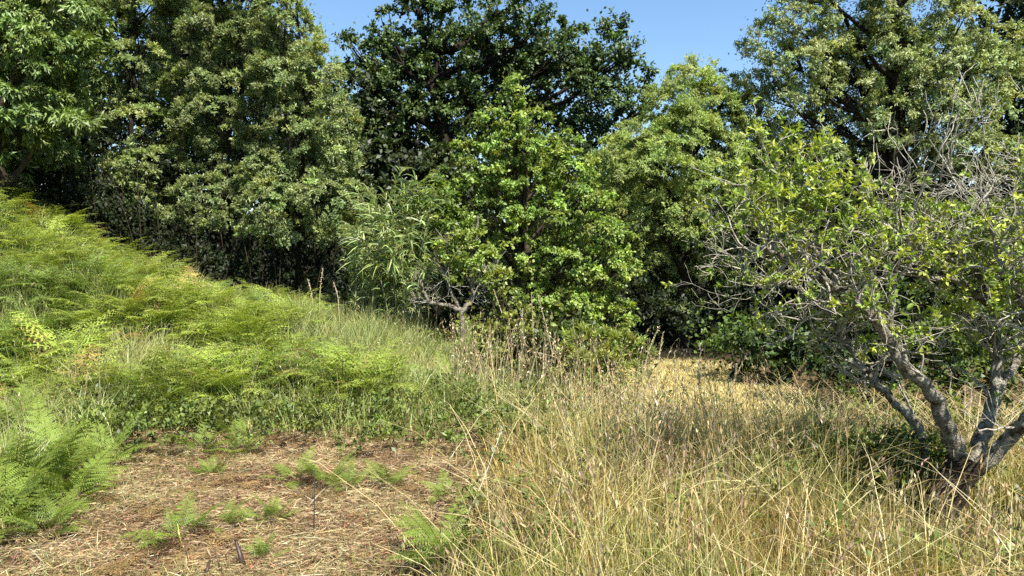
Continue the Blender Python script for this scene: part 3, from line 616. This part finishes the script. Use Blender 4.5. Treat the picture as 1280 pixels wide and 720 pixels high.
# ------------------------------------------------------------------ grasses
def scatter(n, x0, x1, y0, y1, dens):
    x = rng.uniform(x0, x1, n); y = rng.uniform(y0, y1, n)
    k = (rng.random(n) < dens(x, y)) & (abs(x) < .86*y+1.6); return x[k], y[k]
def pos_of(x, y): return np.stack([x, y, H(x, y)-.02], 1)
def bank_grass():
    def dens(x, y):
        b = sstep(6.6, 7.6, y+(fbm(x*1.2, y*1.2, 8)-.5)*1.2)*sstep(1.0+1.0*sstep(7.5, 8.5, y), .1+1.0*sstep(7.5, 8.5, y), x)
        b = b*(1-.9*sstep(8.6, 9.4, y)*sstep(-.6, -.2, x)); leftlow = sstep(-2.9, -3.6, x+.20*(y-4))*(1-clearing(x, y))
        br = .55*sstep(8.4, 9.8, y)*sstep(430, 200, 640+x/y*F); return np.clip(b+leftlow*.8, 0, 1)*(1-.72*br)*sstep(14.5, 12.8, y)*np.clip(.25+1.9*(fbm(x*1.9, y*1.9, 2)-.22), .15, 1)
    x, y = scatter(380000, -13, 2.2, 3, 14.5, dens); n = len(x)
    k = fbm(x*1.1, y*1.1, 17); dry = sstep(.48, .66, k+rng.normal(0, .12, n)); u = 640+x/y*F
    dry = np.clip(dry*.9+.12+.25*sstep(380, 560, u)*rng.random(n), 0, 1)
    g = mixc(cvar((.19, .25, .06), n, .25, .1), cvar((.42, .40, .17), n, .2, .08), dry*.85)
    h = rng.uniform(.2, .72, n)*(.45+1.1*fbm(x*1.6, y*1.6, 40))*np.where(y < 7.6, .7, 1)*(1-.55*sstep(-2.0, -.9, x)*sstep(7.4, 8.4, y))
    A = Acc(); blades(A, pos_of(x, y), h, rng.uniform(0, 6.28, n), rng.uniform(.1, .75, n), rng.uniform(.005, .011, n)*(.6+y/16), g)
    # seeding stems
    x, y = scatter(9000, -12, 1.4, 5.5, 13.5, lambda x, y: dens(x, y)*(1-.93*sstep(-1.6, -.8, x))); n = len(x)
    tip, td = blades(A, pos_of(x, y), rng.uniform(.4, .75, n), rng.uniform(0, 6.28, n), rng.uniform(.05, .5, n), np.full(n, .006), cvar((.38, .33, .15), n))
    for q in range(3): leaves(A, tip-td*.02*q, td+rdir(n)*.25, .035, .007, cvar((.36, .33, .16), n), .2)
    tag(A.build('bank_grass', M_grass), 'tangled green and yellowing grass on the bank', 'grass', kind='stuff')
bank_grass()
APX = at(1172, 668, 4.8)
def tall_grass():
    def dens(x, y):
        e = (fbm(x*1.4, y*1.4, 51)-.5)*.9
        a = sstep(-.5, .5, x+e-.03*(y-4)+(rng.random(len(x))-.5)*.3); return a*(1-patch(x, y)*.97)*sstep(13.5, 11.5, y)*(1-.93*sstep(8.2, 9.2, y)*sstep(1.6, 2.2, x))*(1-.99*sstep(7.4, 8.6, y+e)*sstep(2.6, 1.8, x))*(.55+.45*sstep(.35, .6, fbm(x*1.8, y*1.8, 6)))
    A = Acc()
    def hfac(x, y):
        far = 1.12-.45*sstep(4.8, 7.8, y)-.30*sstep(5.5, 8.5, y)*sstep(.8, 2.2, x)
        right = 1-.38*sstep(1.9, 3.0, x)
        near = np.hypot((x-APX[0])*.9, (y-APX[1]+.55)); right = right*(.5+.5*sstep(.45, 1.05, near))
        return .92*far*right*(.5+.5*sstep(-.5, .7, x))*(.25+1.4*fbm(x*1.5, y*1.5, 71))
    def lean(x, y, n): return fbm(x*.8, y*.8, 33)*14+rng.normal(0, .9, n)
    def tone(x, y, n):
        k = fbm(x*1.3, y*1.3, 61)+rng.normal(0, .1, n); green = sstep(.43, .62, k)*.85; green = np.clip(green+.45*sstep(1.6, 3.2, x)*sstep(6, 4.5, y), 0, .9)
        c = mixc(cvar((.41, .32, .105), n, .32, .09), cvar((.20, .24, .055), n, .25, .1), green)
        red = sstep(.50, .62, fbm(x*1.9, y*1.9, 91))*.5; return mixc(c, cvar((.27, .165, .08), n, .25, .08), red)
    # fine blades
    x, y = scatter(330000, -1, 11, 2.3, 13.5, dens); n = len(x)
    m = 2600; q = rng.integers(0, n, m); tx, ty = x[q].copy(), y[q].copy(); w_ = np.nonzero(rng.random(n) < .55)[0]; q = rng.integers(0, m, len(w_))
    ox, oy = rng.normal(0, .055, len(w_)), rng.normal(0, .055, len(w_)); x[w_] = tx[q]+ox; y[w_] = ty[q]+oy; outward = np.arctan2(oy, ox)
    h = rng.uniform(.18, .62, n)*hfac(x, y)
    near = np.hypot((x-APX[0])*.9, (y-APX[1]+.55)); h *= .22+.78*sstep(.4, 1.0, near)
    la = lean(x, y, n); la[w_] = outward+rng.normal(0, .4, len(w_)); h[w_] *= rng.uniform(.7, 1.35, m)[q]
    blades(A, pos_of(x, y), h, la, rng.uniform(.1, .8, n)**1.1, rng.uniform(.0028, .006, n)*(.6+y/9), tone(x, y, n))
    # flowering stems
    x, y = scatter(13000, -1, 9, 2.5, 10.5, dens); n = len(x)
    h = rng.uniform(.5, .95, n)*hfac(x, y)
    tip, td = blades(A, pos_of(x, y), h, lean(x, y, n), rng.uniform(.02, .4, n), np.full(n, .0042), cvar((.46, .40, .18), n, .18, .06))
    hc = mixc(cvar((.40, .32, .17), n), cvar((.26, .17, .12), n), (rng.random(n) < .35)*1.0)
    for q in range(4): leaves(A, tip-td*.028*q, td+rdir(n)*.35, rng.uniform(.025, .05, n), .009, hc, .2)
    # rank weed stems before the bramble
    x, y = scatter(420, -.7, 1.7, 7.6, 9.4, lambda x, y: np.ones(len(x))); n = len(x)
    tip, td = blades(A, pos_of(x, y), rng.uniform(.45, 1.15, n), rng.uniform(0, 6.28, n), rng.uniform(.02, .45, n), np.full(n, .008), cvar((.40, .34, .18), n, .3, .08))
    for q in range(7): leaves(A, tip-td*.05*q, td+rdir(n)*.6, rng.uniform(.03, .05, n), .014, cvar((.34, .26, .16), n, .3), .2)
    # long bent straw lying across
    x, y = scatter(5000, -.6, 8, 2.5, 9, lambda x, y: dens(x, y)*(np.hypot(x-APX[0], y-APX[1]+.5) > .8)); n = len(x)
    blades(A, pos_of(x, y)+[0, 0, .1], rng.uniform(.5, .9, n), rng.uniform(0, 6.28, n), rng.uniform(.9, 1.5, n), np.full(n, .0045), cvar((.5, .42, .2), n, .15, .05), .7)
    tag(A.build('tall_dry_grass', M_grass), 'tall straw coloured grass with seed heads filling the right of the meadow', 'grass', kind='stuff')
    # cut grass patch
    A = Acc(); x, y = scatter(60000, .5, 8, 8.5, 15, lambda x, y: patch(x, y)); n = len(x)
    blades(A, pos_of(x, y), rng.uniform(.03, .09, n), rng.uniform(0, 6.28, n), rng.uniform(.3, 1.4, n), np.full(n, .010), cvar((.48, .41, .18), n, .25, .07))
    tag(A.build('cut_grass', M_grass), 'short cut yellow grass in the clearing before the wood', 'grass', kind='stuff')
tall_grass()
def litter():
    A = Acc()
    d = lambda x, y: np.clip(clearing(x, y)+.15*(x < .3)*(y < 8.5)*(x > -4.5), 0, 1)
    x, y = scatter(300000, -5, .6, 2.0, 9, d); n = len(x)
    k = fbm(x*2.0, y*2.0, 14)+rng.normal(0, .12, n)
    c = mixc(cvar((.36, .28, .14), n, .35, .08), cvar((.20, .125, .065), n, .4, .1), sstep(.38, .60, k))
    c = mixc(c, cvar((.50, .42, .24), n, .2), (rng.random(n) < .10)*1.0)
    p = pos_of(x, y); p[:, 2] += .02+rng.random(n)*.035
    a = rng.uniform(0, 6.28, n); dr = np.stack([np.cos(a), np.sin(a)*.7, rng.normal(.02, .14, n)], 1)
    leaves(A, p, dr, rng.uniform(.02, .11, n), rng.uniform(.0016, .0046, n), c, 1.0)
    x, y = scatter(1400, -5, .6, 2.0, 9, d); n = len(x); p = pos_of(x, y); p[:, 2] += .04
    a = rng.uniform(0, 6.28, n); dr = np.stack([np.cos(a), np.sin(a), rng.normal(.03, .12, n)], 1)
    leaves(A, p, dr, rng.uniform(.12, .4, n), rng.uniform(.004, .009, n), mixc(cvar((.10, .06, .035), n, .3), cvar((.40, .33, .2), n), (rng.random(n) < .5)*1.0), 1.0)
    # curled dead bracken crumbs
    x, y = scatter(30000, -5, .6, 2.0, 9, d); n = len(x); p = pos_of(x, y); p[:, 2] += .02+rng.random(n)*.03
    leaves(A, p, rdir(n)*[1, 1, .4], rng.uniform(.015, .04, n), rng.uniform(.008, .02, n), cvar((.19, .095, .05), n, .35, .12), .7)
    tag(A.build('dead_bracken_litter', M_straw), 'brown and straw coloured cut bracken litter on the bare ground', 'litter', kind='stuff')
    # thin green shoots
    A = Acc(); x, y = scatter(60000, -5, 1, 2.2, 9, lambda x, y: clearing(x, y)*(.08+sstep(.46, .66, fbm(x*1.7, y*1.7, 55))))
    n = len(x); blades(A, pos_of(x, y), rng.uniform(.04, .14, n), rng.uniform(0, 6.28, n), rng.uniform(.2, .9, n), np.full(n, .004), cvar((.20, .22, .06), n, .25, .12))
    tag(A.build('grass_regrowth', M_grass), 'sparse short green grass growing back through the litter', 'grass', kind='stuff')
    # dead fronds lying flat
    A = Acc(); x, y = scatter(260, -4, .2, 2.6, 8.4, clearing); n = len(x)
    tv, tf, tc = LOWF[0]; q = pos_of(x, y); q[:, 2] += .05
    instances(A, tv*[1, 1, .4], tf, tc*np.array([1.1, .52, 1.1]), q, rng.uniform(0, 6.28, n), rng.normal(0, .05, n), rng.uniform(.2, .45, n), np.exp(rng.normal(0, .3, (n, 1)))*np.ones(3))
    tag(A.build('dead_fronds', M_straw), 'withered brown fronds lying flat in the cut litter', 'dead fronds', kind='stuff')
litter()
def weeds():
    """broad leaved weeds at the foot of bank, grass edge and apple trunk"""
    A = Acc(); rngx = []
    spots = [(x_, y_) for x_, y_ in zip(rng.uniform(-4.2, .9, 420), rng.uniform(6.0, 8.4, 420))]
    spots += [(APX[0]-.15+rng.normal(0, .30), APX[1]+.42+rng.normal(0, .16)) for _ in range(120)]
    spots += [(rng.uniform(-.4, 5), rng.uniform(3.2, 8.5)) for _ in range(330)]
    spots += [(rng.uniform(-.2, 1.2), rng.uniform(8.5, 10.8)) for _ in range(120)]
    S = np.array(spots); S = S[np.hypot(S[:, 0]-APX[0], (S[:, 1]-APX[1]+.35)*.8) > .45]; n = len(S); C = np.stack([S[:, 0], S[:, 1], H(S[:, 0], S[:, 1])+rng.uniform(.05, .35, n)], 1)
    fill_leaves(A, C, rng.uniform(.08, .2, n), np.tile([0, 0, .7], (n, 1)), 28, .045, .024, (.12, .16, .035), 7, clumpvar=.3)
    tag(A.build('leafy_weeds', M_leaf), 'low leafy weeds mixed into the grass edges and around the apple trunk', 'weeds', kind='stuff')
weeds()

# ------------------------------------------------------------------ single stalks
def stalk(label, name, cat, pxs, D, r, col, head=0, headcol=(.38, .28, .2), headlen=.25, group=None, leafy=0, hs=.02):
    g = ground_at(pxs[0][0], pxs[0][1]) if D is None else None
    if D is None: D = g[1]
    b = at(pxs[0][0], pxs[0][1], D); b = onground(b[0], b[1])
    pts = spline([b]+[at(a, c, D+.05*i) for i, (a, c) in enumerate(pxs[1:])], 6); t = thing(name, label, cat, b, group)
    A = Acc(); tube(A, pts, r*np.linspace(1, .4, len(pts)), 5, col); A.build('stem', M_straw, t, loc=b)
    if head:
        A = Acc(); Ls = np.linalg.norm(np.diff(pts, axis=0), axis=1).sum(); f0 = 1-headlen/Ls
        u = np.linspace(max(f0, .05), 1, head)*(len(pts)-1); i0 = np.clip(u.astype(int), 0, len(pts)-2); P = pts[i0]+(pts[i0+1]-pts[i0])*(u-i0)[:, None]
        tg = unit(pts[i0+1]-pts[i0]); d = tg*.8+rdir(head)*.8
        leaves(A, P, d, rng.uniform(.5, 1.3, head)*hs, rng.uniform(.4, .8, head)*hs*.6, cvar(headcol, head, .2), .2)
        A.build('seed_head', M_straw, t, loc=b)
    return t
ST = (.45, .38, .22); BR = (.12, .07, .045)
G1 = 'tall dead stalks standing over the dry grass'
for lab, pxs, D, hd, hc, hl, hs in (
  ('tall dead stalk with open seed cluster, before the cut grass', [(868, 560), (872, 500), (876, 430)], 6.2, 60, (.36, .3, .2), .3, .03),
  ('long straw stalk slanting up towards the apple twigs', [(862, 600), (890, 530), (935, 440)], 5.6, 50, (.42, .33, .2), .3, .02),
  ('short dark dock spike beside the open seed cluster', [(845, 520), (845, 490), (843, 440)], 8.0, 50, (.30, .22, .18), .4, .025),
  ('upright plume in front of the shaded end of the clearing', [(944, 590), (943, 550), (942, 495)], 6.0, 40, (.40, .31, .2), .3, .018),
  ('slanting dead dock with dark seeds by the broom mound', [(818, 500), (822, 460), (829, 415)], 8.6, 60, (.26, .18, .14), .5, .03),
  ('pair stalk left of the dark dock, leaning away', [(795, 500), (808, 450), (824, 408)], 8.6, 50, (.42, .36, .2), .4, .028),
  ('leaning brown stalk over the right end of the clearing', [(905, 560), (912, 510), (922, 455)], 6.6, 36, (.28, .2, .15), .35, .028),
  ('curved plume low before the cut grass', [(800, 560), (795, 520), (806, 490)], 6.4, 40, (.46, .36, .22), .2, .02),
  ('pink tinged plume at the meadow edge by the shaded hollow', [(1000, 600), (997, 560), (990, 515)], 6.2, 40, (.36, .24, .18), .2, .02),
  ('tallest of the dead stalks before the young oak', [(672, 510), (668, 440), (664, 365)], 9.3, 30, (.40, .33, .2), .6, .03),
  ('dead stalk crossing the tallest one, top to the left', [(700, 505), (688, 430), (672, 368)], 9.2, 26, (.36, .3, .2), .6, .03),
  ('straight dead stalk with fluffy grey top', [(655, 500), (654, 450), (653, 385)], 9.4, 60, (.40, .37, .28), .5, .035),
  ('pale stalk leaning left over the yellow green bush', [(642, 470), (632, 410), (617, 362)], 9.5, 24, (.40, .36, .2), .5, .03),
  ('twisted dead stalk in the bramble with hanging seeds', [(690, 520), (688, 470), (694, 415)], 8.9, 90, (.38, .31, .2), .8, .035),
  ('dead stalk bent over the bramble thicket', [(735, 500), (705, 455), (670, 440)], 9.0, 70, (.3, .24, .15), .3, .02),
  ('thin bleached stalk right of the bramble thicket', [(708, 520), (707, 470), (705, 425)], 8.8, 60, (.42, .34, .2), .6, .03),
  ('slender stalk rising from the bramble to the oak leaves', [(722, 500), (718, 440), (716, 398)], 9.2, 26, (.36, .34, .2), .4, .03),
  ('short bleached stalk at the foot of the bramble', [(645, 545), (648, 500), (650, 440)], 8.2, 40, (.44, .37, .2), .4, .025),
  ('thin stalk on the bank crest by the brown seed tuft', [(425, 400), (423, 378), (417, 352)], 11.2, 30, (.32, .24, .16), .5, .035),
  ('tallest stem of the brown seed tuft on the bank crest', [(398, 400), (400, 365), (404, 335)], 11.4, 40, (.36, .27, .18), .6, .035),
  ('stem of the brown seed tuft leaning left', [(396, 402), (390, 372), (385, 350)], 11.3, 40, (.36, .27, .18), .5, .035)):
    stalk(lab, 'dead_stalk', 'stalk', pxs, D, .0045 if D < 7.5 else .009, ST, hd, hc, hl, G1, hs=hs)
stalk('long pale reed leaning at the edge between cut litter and tall grass', 'leaning_reed', 'reed', [(578, 690), (600, 610), (628, 535)], 4.5, .0065, (.55, .5, .38), 30, (.5, .44, .3), .3, hs=.02)
stalk('arching straw stem sweeping low across the tall grass to the right', 'bent_straw', 'stalk', [(650, 690), (780, 632), (960, 606)], 3.9, .003, (.55, .48, .2), 30, (.5, .42, .2), .25, hs=.014)
stalk('second arching straw under the first, ending in a loose plume', 'bent_straw', 'stalk', [(780, 668), (860, 612), (942, 600)], 3.7, .003, (.5, .45, .2), 30, (.45, .4, .2), .2, hs=.014)
stalk('thin straight black stalk in the middle of the litter', 'thin_stalk', 'stalk', [(392, 668), (393, 630), (393, 588)], None, .0045, (.035, .028, .02))
stalk('thick broken dark stem stub at the near edge of the litter', 'broken_stem', 'stalk', [(304, 712), (300, 694), (294, 674)], None, .019, (.055, .034, .024), 26, (.14, .09, .06), .1, hs=.025)
stalk('short dark stem stub leaning left of the thick one', 'broken_stem', 'stalk', [(255, 722), (259, 712), (262, 700)], None, .013, (.05, .03, .02))
stalk('thin curved brown stem by the thick broken stub', 'broken_stem', 'stalk', [(276, 716), (272, 700), (268, 684)], None, .006, (.09, .05, .03))
stalk('dried brown dock in the litter before the tall grass', 'dead_stalk', 'stalk', [(528, 675), (540, 655), (548, 630)], None, .006, BR, 60, (.17, .10, .07), .28, G1, hs=.03)
stalk('yellow bent stem under the two pale fronds', 'yellow_stem', 'stalk', [(226, 682), (224, 668), (222, 655)], None, .006, (.45, .38, .08))
print('bracken fronds', nb, 'faces', sum(len(o.data.polygons) for o in sc.objects if o.type == 'MESH'))
